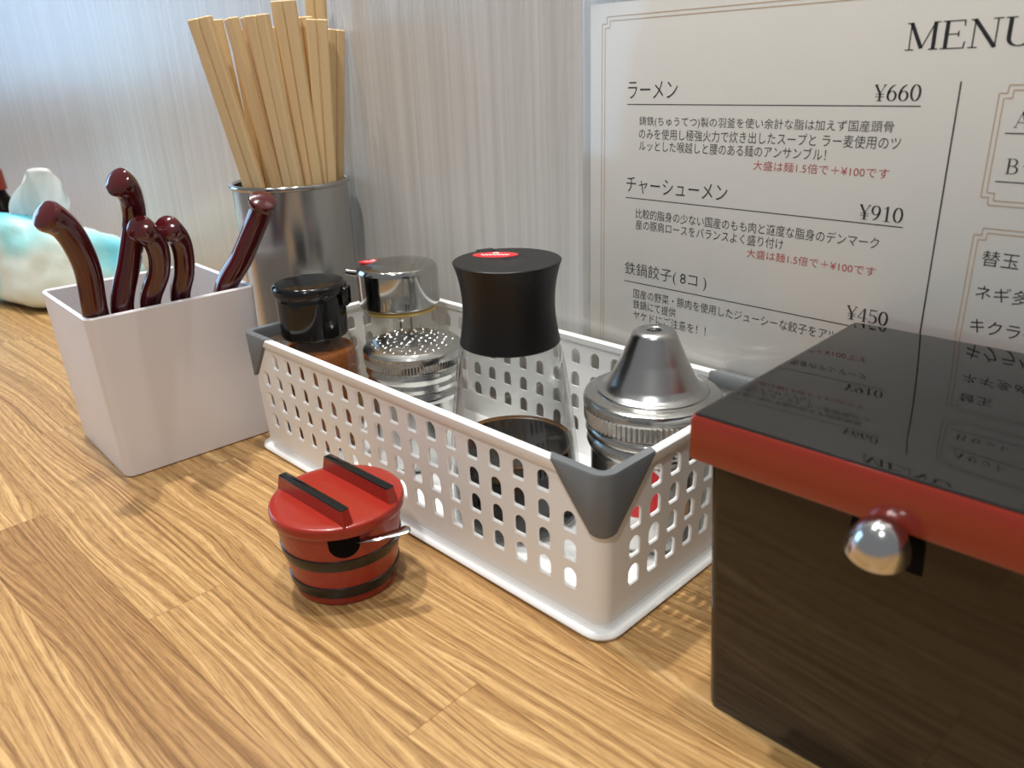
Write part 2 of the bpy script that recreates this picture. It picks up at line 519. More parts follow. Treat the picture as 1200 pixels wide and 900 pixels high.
# serif letters drawn with a broad nib: (points, width) strokes in a unit box
def arc(cx, cy, rx, ry, a0, a1, n=18):
    return [(cx+rx*math.cos(R(a0+(a1-a0)*i/n)), cy+ry*math.sin(R(a0+(a1-a0)*i/n))) for i in range(n+1)]
TK, TN = 0.115, 0.04
GLY = {
 'M': (1.0, [([(.14, 0), (.14, 1)], TN), ([(.14, 1), (.49, .06)], TK), ([(.49, .06), (.83, 1)], TN), ([(.83, 0), (.83, 1)], TK),
        ([(.02, .016), (.27, .016)], TN), ([(.70, .016), (.97, .016)], TN), ([(.02, .984), (.17, .984)], TN), ([(.80, .984), (.97, .984)], TN)]),
 'E': (.76, [([(.17, 0), (.17, 1)], TK), ([(.03, .016), (.66, .016)], TN), ([(.03, .984), (.63, .984)], TN), ([(.17, .52), (.50, .52)], TN),
        ([(.665, 0), (.69, .24)], TN), ([(.63, 1), (.645, .79)], TN), ([(.50, .42), (.50, .62)], TN)]),
 'N': (.90, [([(.15, 0), (.15, 1)], TN), ([(.13, 1), (.74, 0)], TK), ([(.74, 0), (.74, 1)], TN), ([(.03, .016), (.28, .016)], TN),
        ([(.02, .984), (.18, .984)], TN), ([(.61, .984), (.87, .984)], TN)]),
 'U': (.88, [([(.17, 1), (.17, .30)], TK), (arc(.44, .30, .27, .285, 180, 360), 'nib'), ([(.71, .30), (.71, 1)], TN),
        ([(.03, .984), (.32, .984)], TN), ([(.58, .984), (.85, .984)], TN)]),
 'A': (.86, [([(.10, 0), (.42, 1)], TN), ([(.42, 1), (.75, 0)], TK), ([(.20, .33), (.64, .33)], TN), ([(.0, .016), (.22, .016)], TN), ([(.60, .016), (.86, .016)], TN)]),
 'B': (.78, [([(.17, 0), (.17, 1)], TK), (arc(.36, .755, .26, .23, 90, -90), 'nib'), (arc(.38, .265, .31, .25, 90, -90), 'nib'),
        ([(.03, .984), (.40, .984)], TN), ([(.03, .016), (.40, .016)], TN), ([(.17, .52), (.38, .52)], TN)]),
 '0': (.60, [(arc(.29, .5, .215, .475, 0, 360, 32), 'nib')]),
 '6': (.60, [(arc(.29, .315, .205, .295, 0, 360, 28), 'nib'), (arc(.50, .34, .41, .64, 180, 100), 'nib')]),
 '9': (.60, [(arc(.29, .685, .205, .295, 0, 360, 28), 'nib'), (arc(.08, .66, .41, .64, 0, -80), 'nib')]),
 '1': (.60, [([(.31, 0), (.31, 1)], TK), ([(.13, .016), (.49, .016)], TN), ([(.13, .84), (.33, .97)], TN)]),
 '4': (.60, [([(.41, 0), (.41, .98)], TK), ([(.40, .98), (.04, .28)], TN), ([(.03, .27), (.57, .27)], TN), ([(.29, .016), (.53, .016)], TN)]),
 '5': (.60, [([(.15, .97), (.12, .53)], TN), ([(.14, .955), (.50, .955)], .075), (arc(.26, .315, .24, .29, 125, -140), 'nib')]),
 '\u00a5': (.66, [([(.07, 1), (.33, .46)], TK), ([(.33, .46), (.58, 1)], TN), ([(.33, 0), (.33, .47)], TK), ([(.10, .42), (.56, .42)], TN),
        ([(.10, .26), (.56, .26)], TN), ([(.18, .016), (.48, .016)], TN), ([(.0, .984), (.20, .984)], TN), ([(.48, .984), (.66, .984)], TN)]),
}
def nib_stroke(bm, pts, wd, fx):
    P = [Vector((p[0], p[1])) for p in pts]
    left, right = [], []
    for i, p in enumerate(P):
        t = (P[min(i+1, len(P)-1)]-P[max(i-1, 0)]).normalized()
        w = (TN+(TK-TN)*abs(t.y)**1.6) if wd == 'nib' else wd
        n = Vector((-t.y, t.x))*w/2
        left.append(fx(p+n)); right.append(fx(p-n))
    Lv = [bm.verts.new(q) for q in left]; Rv = [bm.verts.new(q) for q in right]
    for i in range(len(P)-1):
        bm.faces.new((Lv[i], Lv[i+1], Rv[i+1], Rv[i]))
def put_serif(s, x0, x1, z0, z1, name, m, parent):
    tot = sum(GLY[c][0] for c in s)
    bm = bmesh.new()
    cx = 0.0
    for c in s:
        adv, st = GLY[c]
        for pts, wd in st:
            nib_stroke(bm, pts, wd, lambda p, cx=cx: (x0+(cx+p[0])/tot*(x1-x0), -0.012, z0+p[1]*(z1-z0)))
        cx += adv
    return obj(name, bm, m, parent, smooth=False)
def bar(bm, x0, z0, x1, z1, y=-0.012):
    vs = [bm.verts.new(p) for p in ((x0, y, z0), (x1, y, z0), (x1, y, z1), (x0, y, z1))]
    bm.faces.new(vs)
def line_obj(name, rects, m, parent):
    bm = bmesh.new()
    for r in rects: bar(bm, *r)
    return obj(name, bm, m, parent, smooth=False)

YM = 1.76
menu = thing('menu_sheet', 'laminated cream menu sheet with black and red Japanese lettering on the wall', 'menu', (0, YM, 0.05))
MX0, MX1, MZ0, MZ1 = 2.05, 31.2, 0.9, 22.0
bm = bmesh.new(); rbox(bm, MX0, MX1, 0, 0.06, MZ0, MZ1, 0.02, 2)
obj('paper', bm, M_PAPER, menu)
bm = bmesh.new()
rbox(bm, MX0-0.42, MX1+0.4, -0.075, -0.035, MZ0-0.85, MZ1+0.42, 0.015, 2)
obj('laminate_cover', bm, M_FILM, menu)
bm = bmesh.new()      # the clear edge of the pouch around the paper
for a in ((MX0-0.42, MX0-0.005, MZ0-0.85, MZ1+0.42), (MX1+0.005, MX1+0.4, MZ0-0.85, MZ1+0.42)):
    rbox(bm, a[0], a[1], -0.03, 0.05, a[2], a[3], 0.02, 2)
rbox(bm, MX0, MX1, -0.03, 0.05, MZ1+0.005, MZ1+0.42, 0.02, 2)
obj('laminate_edge', bm, M_FILM, menu)
# gold double border with stepped corners
def border(x0, x1, z0, z1, g, t, st, name):
    rects = []
    for k in (0, g):
        a, b, c, d = x0+k, x1-k, z0+k, z1-k
        rects += [(a+st, d, b-st, d+t), (a+st, c-t, b-st, c), (a-t, c+st, a, d-st), (b, c+st, b+t, d-st)]
        for sx, X in ((1, a), (-1, b)):
            for sz, Z in ((-1, d), (1, c)):
                q = X+sx*st; r = Z+sz*st
                rects.append((min(X, q), r-t/2, max(X, q), r+t/2))
                rects.append((q-t/2, min(Z, r), q+t/2, max(Z, r)))
    return line_obj(name, rects, M_GOLD, menu)
border(2.78, 30.5, 1.6, 21.45, 0.17, 0.035, 0.26, 'gold_border')
put_serif('MENU', 15.9, 19.75, 19.62, 20.45, 'title', M_INK, menu)
LT = 0.035
def dish(name_t, nx1, z, price, z_price, nx0=4.26):
    put_text(name_t, nx0, nx1, z+0.22, z+0.92, 'dish_name', M_INK, menu, -0.006)
    put_serif(price, 15.08, 16.68, z_price, z_price+0.53, 'price', M_INK, menu)
    line_obj('underline', [(4.23, z-LT, 16.70, z)], M_INK, menu)
D_OFF = -0.004
dish('\u30e9\u30fc\u30e1\u30f3', 6.88, 17.90, '\u00a5660', 18.04)
dish('\u30c1\u30e3\u30fc\u30b7\u30e5\u30fc\u30e1\u30f3', 9.55, 13.86, '\u00a5910', 13.98)
dish('\u9244\u934b\u9903\u5b50( 8\u30b3 )', 8.80, 9.94, '\u00a5450', 10.18)
for s, x0, x1, z in (
    ('\u92f3\u9244(\u3061\u3085\u3046\u3066\u3064)\u88fd\u306e\u7fbd\u91dc\u3092\u4f7f\u3044\u4f59\u8a08\u306a\u8102\u306f\u52a0\u3048\u305a\u56fd\u7523\u982d\u9aa8', 4.92, 15.92, 16.96),
    ('\u306e\u307f\u3092\u4f7f\u7528\u3057\u6975\u5f37\u706b\u529b\u3067\u708a\u304d\u51fa\u3057\u305f\u30b9\u30fc\u30d7\u3068 \u30e9\u30fc\u9ea6\u4f7f\u7528\u306e\u30c4', 4.92, 16.22, 16.45),
    ('\u30eb\u30c3\u3068\u3057\u305f\u5589\u8d8a\u3057\u3068\u8170\u306e\u3042\u308b\u9eba\u306e\u30a2\u30f3\u30b5\u30f3\u30d6\u30eb\uff01', 4.94, 13.6, 15.95),
    ('\u6bd4\u8f03\u7684\u8102\u8eab\u306e\u5c11\u306a\u3044\u56fd\u7523\u306e\u3082\u3082\u8089\u3068\u9069\u5ea6\u306a\u8102\u8eab\u306e\u30c7\u30f3\u30de\u30fc\u30af', 4.84, 15.95, 12.96),
    ('\u7523\u306e\u8c5a\u80a9\u30ed\u30fc\u30b9\u3092\u30d0\u30e9\u30f3\u30b9\u3088\u304f\u76db\u308a\u4ed8\u3051', 4.84, 12.24, 12.45),
    ('\u56fd\u7523\u306e\u91ce\u83dc\u30fb\u8c5a\u8089\u3092\u4f7f\u7528\u3057\u305f\u30b8\u30e5\u30fc\u30b7\u30fc\u306a\u9903\u5b50\u3092\u30a2\u30c4\u30a2\u30c4\u306e', 4.80, 16.1, 9.18),
    ('\u9244\u934b\u306b\u3066\u63d0\u4f9b', 4.80, 7.26, 8.65),
    ('\u30e4\u30b1\u30c9\u306b\u3054\u6ce8\u610f\u3092\uff01\uff01', 4.82, 8.90, 8.12)):
    put_text(s, x0, x1, z, z+0.44, 'description', M_INK, menu, D_OFF)
for z in (15.46, 11.95):
    put_text('\u5927\u76db\u306f\u9eba1.5\u500d\u3067\uff0b\u00a5100\u3067\u3059', 10.66, 15.97, z, z+0.36, 'red_note', M_INKR, menu, D_OFF)
line_obj('divider_line', [(17.81, 2.6, 17.86, 18.64)], M_INK, menu)
border(19.02, 29.6, 14.88, 18.5, 0.15, 0.035, 0.22, 'gold_frame')
border(19.02, 29.6, 3.4, 14.1, 0.15, 0.035, 0.22, 'gold_frame')
put_serif('A', 19.56, 19.98, 17.27, 17.74, 'set_letter', M_INK, menu)
put_text('\u30bb\u30c3\u30c8', 20.05, 21.4, 17.27, 17.70, 'set_word', M_INK, menu, D_OFF)
put_serif('B', 19.56, 19.94, 15.87, 16.34, 'set_letter', M_INK, menu)
put_text('\u30bb\u30c3\u30c8', 20.05, 21.4, 15.87, 16.30, 'set_word', M_INK, menu, D_OFF)
line_obj('underline', [(19.36, 17.08, 28.9, 17.08+LT)], M_INK, menu)
line_obj('underline', [(19.34, 15.60, 28.9, 15.60+LT)], M_INK, menu)
put_text('\u66ff\u7389', 19.38, 20.48, 12.88, 13.40, 'topping_name', M_INK, menu, D_OFF)
put_text('\u30cd\u30ae\u591a\u3081', 19.38, 21.5, 11.74, 12.24, 'topping_name', M_INK, menu, D_OFF)
put_text('\u30ad\u30af\u30e9\u30b2', 19.40, 21.5, 10.58, 11.08, 'topping_name', M_INK, menu, D_OFF)

# ------------------------------------------------------------------ white cutlery holder with soup spoons
KX, KY, KA = -17.9, -12.95, R(-1.12)
KW, KL, KH = 8.7, 8.85, 8.95
bm = bmesh.new()
def kloop(ins, z, taper):
    return [(x, y, z) for x, y in rrect(KW-2*ins-2*taper, KL-2*ins-2*taper, max(0.5-ins, 0.12), 5)]
loops = [kloop(0.10, 0.0, 0.22), kloop(0.0, 0.10, 0.22), kloop(0, KH-0.08, 0.0), kloop(0.06, KH, 0.0), kloop(0.17, KH, 0.0),
         kloop(0.24, KH-0.08, 0.0), kloop(0.26, 0.5, 0.22), kloop(0.5, 0.3, 0.22)]
loft(bm, loops)
kd = obj('cutlery_holder', bm, M_CADDY)
kd.location = (KX*S, KY*S, 0.0)
kd.rotation_euler = (0, 0, KA)
tag(kd, 'white square plastic holder full of dark red soup spoons on the counter', 'cutlery holder')

def soup_spoon(path, bowl_y, label, rad=0.62):
    t = thing('soup_spoon', label, 'spoon', (-16.5, bowl_y, 0.42), 0.0, 'dark red soup spoons in the white holder')
    o = Vector((-16.5, bowl_y, 0.42))
    low = [(-16.4, bowl_y, 4.2), (-15.3, (bowl_y*0.4+path[0][1]*0.6), 6.6)]
    pts = catmull(low + path, 7)
    n = len(pts)
    P, T, N = frames([p-o for p in pts])
    bm = bmesh.new()
    loops = []
    seg = 24
    for i in range(n):
        s = i/(n-1)
        r = rad*(1.02+0.04*s)
        if s > 0.86: r *= 1+0.09*math.sin((s-0.86)/0.14*PI*0.75)
        if s > 0.955: r *= max(0.35, math.sqrt(max(0.02, 1-((s-0.955)/0.05)**2)))
        if s < 0.06: r *= 0.55+0.45*s/0.06
        # groove on the side that faces inside the curl
        curl = (T[min(i+3, n-1)]-T[max(i-3, 0)])
        b = T[i].cross(N[i])
        g = Vector((-0.35, -0.93, 0.0)); g = (g-T[i]*g.dot(T[i])).normalized()
        ga = math.atan2(g.dot(b), g.dot(N[i]))
        loop = []
        for k in range(seg):
            a = 2*PI*k/seg
            d = (a-ga+PI) % (2*PI)-PI
            dep = 0.34*math.exp(-(d/0.55)**2)*min(1, max(0, (0.86-s)/0.05))
            rr = r*(1-dep)
            loop.append(tuple(P[i] + N[i]*math.cos(a)*rr + b*math.sin(a)*rr))
        loops.append(loop)
    loft(bm, loops)
    obj('handle', bm, M_SPOON, t)
    bm = bmesh.new()       # the bowl standing on edge in the holder
    prof = []
    for j in range(9):
        a = -PI/2 + PI*j/8
        prof.append((math.cos(a), math.sin(a)))
    lathe(bm, prof, 24)
    for v in bm.verts:
        x, y, z = v.co
        v.co = Vector((x*2.0, y*0.52 + (0.25 if abs(y) < 0.4 else 0)*0, 2.35+z*2.35))
    obj('bowl', bm, M_SPOON, t)
    return t
soup_spoon([(-14.7, -16.72, 8.78), (-14.25, -16.72, 11.19), (-13.8, -17.05, 12.69), (-13.5, -17.53, 13.68), (-13.2, -18.25, 14.30)], -15.7,
           'dark red soup spoon nearest the front corner of the white holder, curling far left', 0.66)
soup_spoon([(-15.0, -15.35, 8.81), (-14.9, -14.56, 11.11), (-14.7, -13.99, 12.98), (-14.2, -14.02, 14.17), (-13.5, -14.36, 14.97), (-13.2, -14.85, 15.35)], -14.3,
           'tallest dark red soup spoon in the white holder, standing behind the others', 0.62)
soup_spoon([(-14.85, -13.98, 8.78), (-14.0, -13.52, 10.5), (-13.4, -13.52, 11.7), (-13.0, -13.86, 12.58), (-12.5, -14.55, 13.25)], -13.0,
           'dark red soup spoon in front of the tallest one in the white holder', 0.58)
soup_spoon([(-14.7, -12.44, 8.81), (-14.1, -12.2, 10.3), (-13.8, -12.17, 11.52), (-13.5, -12.44, 12.35), (-13.0, -13.1, 12.98)], -11.7,
           'short dark red soup spoon curling left in the middle of the white holder', 0.58)
soup_spoon([(-14.7, -9.91, 8.79), (-14.1, -8.99, 10.4), (-13.8, -8.19, 11.86), (-13.4, -7.68, 13.00), (-12.95, -7.66, 13.60)], -10.3,
           'dark red soup spoon leaning right towards the steel chopstick can', 0.64)

# ------------------------------------------------------------------ steel can with disposable chopsticks
CX, CY = -20.0, -2.25
t = thing('chopstick_can', 'tall brushed steel can holding disposable chopsticks by the wall', 'can', (CX, CY, 0))
CR, CH = 3.62, 13.42
bm = bmesh.new()
lathe(bm, [(0, 0.15), (CR-0.25, 0.15), (CR-0.15, 0), (CR-0.02, 0.05), (CR, 0.25), (CR, CH-0.2), (CR-0.12, CH-0.2), (CR-0.12, 0.35), (0, 0.35)], 96)
obj('can_body', bm, M_STEEL, t)
bm = bmesh.new()
rp = [(CR+0.02+0.17*math.cos(2*PI*k/12), CH-0.1+0.17*math.sin(2*PI*k/12)) for k in range(12)]
lathe(bm, rp, 96, close=True)
obj('rolled_rim', bm, M_CHROME, t)

rdir = Vector((0.68, 0.735, 0)).normalized(); fdir = Vector((-0.735, 0.68, 0)).normalized()
def chopsticks(u_r, v_r, u_t, v_t, ztop, tw, label, wd=0.68, th=0.58):
    """a pair of joined sticks; u runs across the can to the right, v away from the room"""
    c0 = Vector((CX, CY, 0))
    zr = CH
    top = c0 + rdir*u_t + fdir*v_t + Vector((0, 0, ztop))
    rim = c0 + rdir*u_r + fdir*v_r + Vector((0, 0, zr))
    d = (top-rim).normalized()
    k = (rim.z-0.8)/d.z
    bot = rim - d*k
    q = Vector((bot.x-CX, bot.y-CY, 0))
    if q.length > 2.5:                      # stays inside the can wall
        q = q.normalized()*2.5
        bot = Vector((CX+q.x, CY+q.y, 0.8))
    d = (top-bot).normalized()
    n = (fdir*math.cos(tw)+rdir*math.sin(tw)); n = (n-d*n.dot(d)).normalized()   # broad face normal
    s = d.cross(n).normalized()
    t = thing('chopsticks', label, 'chopsticks', tuple(bot), 0, 'pairs of disposable chopsticks in the steel can')
    ln = (top-bot).length
    for sg in (-1, 1):
        bm = bmesh.new()
        loops = []
        for l in (0, ln*0.5, ln-0.06, ln):
            w0 = (wd/2)*(0.74+0.26*l/ln); h0 = (th/2)*(0.74+0.26*l/ln)
            off = sg*(wd/2+0.008)*(0.78+0.22*l/ln)
            if l == ln: w0 -= 0.05; h0 -= 0.05
            ch = 0.09
            sec = [(-w0, -h0+ch), (-w0+ch, -h0), (w0-ch, -h0), (w0, -h0+ch), (w0, h0-ch), (w0-ch, h0), (-w0+ch, h0), (-w0, h0-ch)]
            loops.append([tuple(d*l + s*(a+off) + n*b_) for a, b_ in sec])
        loft(bm, loops)
        obj('stick', bm, M_STICK, t, sharp=20)
    return t
ordn = ['first', 'second', 'third', 'fourth', 'fifth', 'sixth', 'seventh']
zt = 22.9
chopsticks(-1.7, -2.05, -3.2, -2.5, 22.9, 0.15, 'pair of wooden chopsticks leaning furthest left in the steel can')
chopsticks(-2.5, -0.1, -3.25, -0.3, 22.9, -0.3, 'pair of wooden chopsticks behind the leftmost leaning pair', 0.62)
chopsticks(-0.6, -1.1, -1.75, -1.45, 22.9, 0.95, 'second pair of wooden chopsticks from the left, turned edge on', 0.58, 0.56)
chopsticks(-0.1, -0.45, -1.05, -0.6, 23.0, 0.9, 'narrow pair of wooden chopsticks left of the middle of the can', 0.58, 0.56)
chopsticks(0.75, -2.1, 0.05, -2.25, 22.95, 0.35, 'pair of wooden chopsticks leaning left at the middle of the can')
chopsticks(1.75, -1.3, 1.4, -1.45, 23.7, 0.05, 'broad pair of wooden chopsticks standing highest at front of the can', 0.70)
chopsticks(2.1, 0.0, 2.05, 0.0, 22.9, 0.1, 'pair of wooden chopsticks right behind the highest front pair', 0.62)
chopsticks(2.55, -0.65, 3.05, -0.7, 22.7, -0.2, 'pair of wooden chopsticks at right, in front of the tall right pair', 0.62)
chopsticks(1.9, 1.3, 2.75, 1.3, 24.6, 0.1, 'pair of wooden chopsticks rising out of the top of the picture', 0.62)
chopsticks(2.75, 1.0, 3.75, 1.0, 22.2, -0.7, 'low pair of wooden chopsticks at the far right of the can', 0.58, 0.5)
chopsticks(-1.9, 1.2, -2.2, 1.2, 22.4, 0.2, 'pair of wooden chopsticks half hidden at the back left of the can', 0.6, 0.5)
chopsticks(0.1, 1.5, 0.3, 1.6, 22.5, 0.0, 'pair of wooden chopsticks hidden at the back of the can', 0.6, 0.5)

# ------------------------------------------------------------------ white perforated basket
BX, BY, BA = 0.0, -4.375, R(1.67)
BL, BW, BH = 25.0, 10.94, 6.87
bk = thing('basket', 'white perforated plastic basket with grey corners holding the condiments', 'basket', (BX, BY, 0), BA)
RC = 0.55                      # corner radius
DRAFT = 0.22
BT = 0.13                      # wall thickness
def perim(s_list_side, side):
    pass
def wall_pt(side, s, z, off):
    """side 0 front(-y) 1 right(+x) 2 back 3 left; s along the side; z height; off inwards"""
    k = DRAFT*(1-z/BH)
    hx, hy = BL/2-k-off, BW/2-k-off
    if side == 0: return (s*(hx/(BL/2)), -hy, z)
    if side == 1: return (hx, s*(hy/(BW/2)), z)
    if side == 2: return (-s*(hx/(BL/2)), hy, z)
    return (-hx, -s*(hy/(BW/2)), z)
def corner_pt(side, a, z, off):
    """corner arc after the given side, a 0..1"""
    k = DRAFT*(1-z/BH)
    cx, cy = BL/2-RC-k, BW/2-RC-k
    r = RC-off
    ang = -PI/2 + side*PI/2 + a*PI/2
    sx = (1, 1, -1, -1)[side]; sy = (-1, 1, 1, -1)[side]
    return (sx*cx + r*math.cos(ang), sy*cy + r*math.sin(ang), z)
Z0, Z1 = 0.15, BH
rows_z = [2.02, 3.26, 4.50, 5.74]
RP, HW, HH = 1.24, 0.58, 0.80
bm = bmesh.new()
def hole_loop(cs, cz, gw, gh):
    pts = []
    w2, h2 = HW/2+gw, HH/2
    r = 0.10
    zb = cz-h2-gw; zt_ = cz+h2+gw
    pts += [(cs+w2-r+r*math.cos(a), zb+r+r*math.sin(a)) for a in [-PI/2+PI/2*j/3 for j in range(4)]]
    pts += [(cs+w2*math.cos(a), zt_-w2*1.05+w2*1.05*math.sin(a)) for a in [PI*j/10 for j in range(11)]]
    pts += [(cs-w2+r+r*math.cos(a), zb+r+r*math.sin(a)) for a in [PI+PI/2*j/3 for j in range(4)]]
    return pts
def side_panel(side, length, n, pitch):
    half = length/2-RC
    e = [-half] + [-(n*pitch)/2+pitch*i for i in range(n+1)] + [half]
    zb = [Z0, rows_z[0]-RP/2] + [r+RP/2 for r in rows_z] + [Z1]
    def quad(s0, s1, z0, z1, off):
        bm.faces.new([bm.verts.new(wall_pt(side, a, b, off)) for a, b in ((s0, z0), (s1, z0), (s1, z1), (s0, z1))])
    for off in (0.0, BT):
        for i in range(len(e)-1):
            for j in range(len(zb)-1):
                s0, s1, z0, z1 = e[i], e[i+1], zb[j], zb[j+1]
                hole = 1 <= i <= n and 1 <= j <= 4
                if hole and j == 4 and i in (1, n): hole = False
                if not hole:
                    quad(s0, s1, z0, z1, off); continue
                cs, cz = (s0+s1)/2, rows_z[j-1]
                H = hole_loop(cs, cz, 0.05, 0)
                # outer ring: project hole points onto the cell border
                O = []
                hw, hh = (s1-s0)/2, (z1-z0)/2
                mz = (z0+z1)/2
                for (hs, hz) in H:
                    dx, dz = hs-cs, hz-mz
                    k = min(hw/abs(dx) if abs(dx) > 1e-9 else 1e9, hh/abs(dz) if abs(dz) > 1e-9 else 1e9)
                    O.append([cs+dx*k, mz+dz*k])
                for (X, Zc) in ((s0, z0), (s1, z0), (s1, z1), (s0, z1)):
                    q = min(range(len(O)), key=lambda q: (O[q][0]-X)**2+(O[q][1]-Zc)**2)
                    O[q] = [X, Zc]
                vo = [bm.verts.new(wall_pt(side, a, b, off)) for a, b in O]
                vh = [bm.verts.new(wall_pt(side, a, b, off)) for a, b in H]
                m_ = len(H)
                for q in range(m_):
                    q2 = (q+1) % m_
                    bm.faces.new((vo[q], vo[q2], vh[q2], vh[q]))
                if off == 0.0:            # the soft edge of the hole and its depth
                    H2 = hole_loop(cs, cz, 0.0, 0)
                    v1 = [bm.verts.new(wall_pt(side, a, b, 0.05)) for a, b in H2]
                    v2 = [bm.verts.new(wall_pt(side, a, b, BT)) for a, b in H2]
                    v3 = [bm.verts.new(wall_pt(side, a, b, BT)) for a, b in H]
                    for q in range(m_):
                        q2 = (q+1) % m_
                        bm.faces.new((vh[q], vh[q2], v1[q2], v1[q]))
                        bm.faces.new((v1[q], v1[q2], v2[q2], v2[q]))
                        bm.faces.new((v2[q], v2[q2], v3[q2], v3[q]))
    # corner after this side
    for off in (0.0, BT):
        for j in range(14):
            a0, a1 = j/14, (j+1)/14
            bm.faces.new([bm.verts.new(corner_pt(side, a, z, off)) for a, z in ((a0, Z0), (a1, Z0), (a1, Z1), (a0, Z1))])
side_panel(0, BL, 18, 1.285)
side_panel(1, BW, 7, 1.215)
side_panel(2, BL, 18, 1.285)
side_panel(3, BW, 7, 1.215)
bmesh.ops.remove_doubles(bm, verts=bm.verts, dist=0.002)
n_flat = len(bm.faces)
# floor of the basket
loft(bm, [[(x, y, z) for x, y in rrect(BL-2*DRAFT-0.2, BW-2*DRAFT-0.2, 0.45)] for z in (0.12, 0.34)])
# foot flange all round
def sweep_rect(bm, prof, w, d, r):
    """prof: closed list of (outset, z)"""
    loft(bm, [[(x, y, z) for x, y in rrect(w+2*o, d+2*o, r+o, 6)] for o, z in prof], closed=True)
FL = [(-0.1, 0.0), (0.30, 0.0), (0.40, 0.05), (0.44, 0.15), (0.40, 0.26), (0.30, 0.32), (0.08, 0.36), (0.02, 0.46), (-0.08, 0.46)]
sweep_rect(bm, FL, BL-2*DRAFT, BW-2*DRAFT, RC)
# rolled rim
RM = [(-0.26, BH-0.30), (-0.28, BH-0.06), (-0.22, BH), (0.04, BH+0.0), (0.10, BH-0.06), (0.11, BH-0.36), (0.05, BH-0.46), (-0.02, BH-0.50)]
sweep_rect(bm, RM, BL, BW, RC)
obj('basket_body', bm, M_BASKET, bk, sharp=40, flat_first=n_flat)
# grey corner guards
for side in range(4):
    bm = bmesh.new()
    A, B, DEP = 2.45, 2.75, 2.5         # reach along the long side, the short side, drop
    if side % 2: A, B = B, A
    outer = []
    nS = 14
    st = []
    for j in range(nS): st.append(('s', 1-j/nS, A))
    for j in range(7): st.append(('c', j/6, 0))
    for j in range(1, nS+1): st.append(('e', j/nS, B))
    loops = []
    for kind, v, reach in st:
        if kind == 's': drop = DEP*(1-v)**0.92
        elif kind == 'e': drop = DEP*(1-v)**0.92
        else: drop = DEP
        drop = min(drop, DEP-0.12) if kind != 'c' else DEP-0.12+0.12*math.sin(v*PI)
        drop = max(drop, 0.05)
        sec = [(-0.13, BH-max(0.04, drop)), (-0.13, BH-0.03), (-0.09, BH+0.035), (0.26, BH+0.035), (0.305, BH-0.03), (0.305, BH-0.6), (0.02, BH-0.6), (0.02, BH-max(0.04, drop))]
        row = []
        for off, z in sec:
            if kind == 'c':
                row.append(corner_pt(side, v, z, off))
            else:
                ln = BL if (side % 2 == 0) == (kind == 's') else BW
                if kind == 's': row.append(wall_pt(side, ln/2-RC-(v*(reach-RC)), z, off))
                else: row.append(wall_pt((side+1) % 4, -(ln/2-RC)+(v*(reach-RC)), z, off))
        loops.append(row)
    loft(bm, loops)
    obj('corner_guard', bm, M_GREY, bk, sharp=40)
BF = 0.36         # height of the basket floor the jars stand on

# ------------------------------------------------------------------ spice bottle with black flip cap
def cyl_patch(bm, rad, ang0, z0, ra, rz, c=(0, 0), n=28, rings=4, slope=0.0):
    """oval sticker bent round an upright cylinder"""
    cv = bm.verts.new((c[0]+rad*math.cos(ang0), c[1]+rad*math.sin(ang0), z0))
    prev = None
    for k in range(1, rings+1):
        ring = []
        for j in range(n):
            a = 2*PI*j/n
            u = ra*k/rings*math.cos(a); v = rz*k/rings*math.sin(a)
            rr = rad - slope*v
            ring.append(bm.verts.new((c[0]+rr*math.cos(ang0+u/rad), c[1]+rr*math.sin(ang0+u/rad), z0+v)))
        for j in range(n):
            j2 = (j+1) % n
            if prev is None: bm.faces.new((cv, ring[j], ring[j2]))
            else: bm.faces.new((prev[j], ring[j], ring[j2], prev[j2]))
        prev = ring
PX, PY = -9.75, -7.35
t = thing('spice_bottle', 'small clear bottle of orange chilli powder with glossy black cap', 'spice bottle', (PX, PY, BF))
bm = bmesh.new()
lathe(bm, rnd([(0, 0.03), (2.0, 0.03), (2.12, 0.2), (2.14, 5.0), (2.05, 5.7), (1.78, 6.2), (1.74, 6.7)], 0.15), 64)
obj('glass_body', bm, M_GLASS, t)
bm = bmesh.new()
lathe(bm, rnd([(0, 0.12), (1.9, 0.12), (2.03, 0.3), (2.04, 4.95), (1.96, 5.45), (1.5, 5.55), (0, 5.75)], 0.15), 48)
obj('chilli_powder', bm, M_SPICE, t)
bm = bmesh.new()
lathe(bm, rnd([(1.2, 6.22), (1.74, 6.22), (1.80, 6.35), (1.80, 8.32), (1.76, 8.42), (1.76, 8.50), (1.90, 8.54), (1.96, 8.68), (1.95, 8.98), (1.82, 9.12), (1.2, 9.19), (0, 9.20)], 0.05, 3), 72)
cap = obj('cap', bm, M_BLACKG, t)
bm = bmesh.new(); rbox(bm, 1.75, 2.12, -0.45, 0.45, 7.85, 8.85, 0.1); 
bmesh.ops.rotate(bm, verts=bm.verts, cent=(0, 0, 0), matrix=Matrix.Rotation(R(42), 3, 'Z'))
obj('cap_hinge', bm, M_BLACKG, cap)

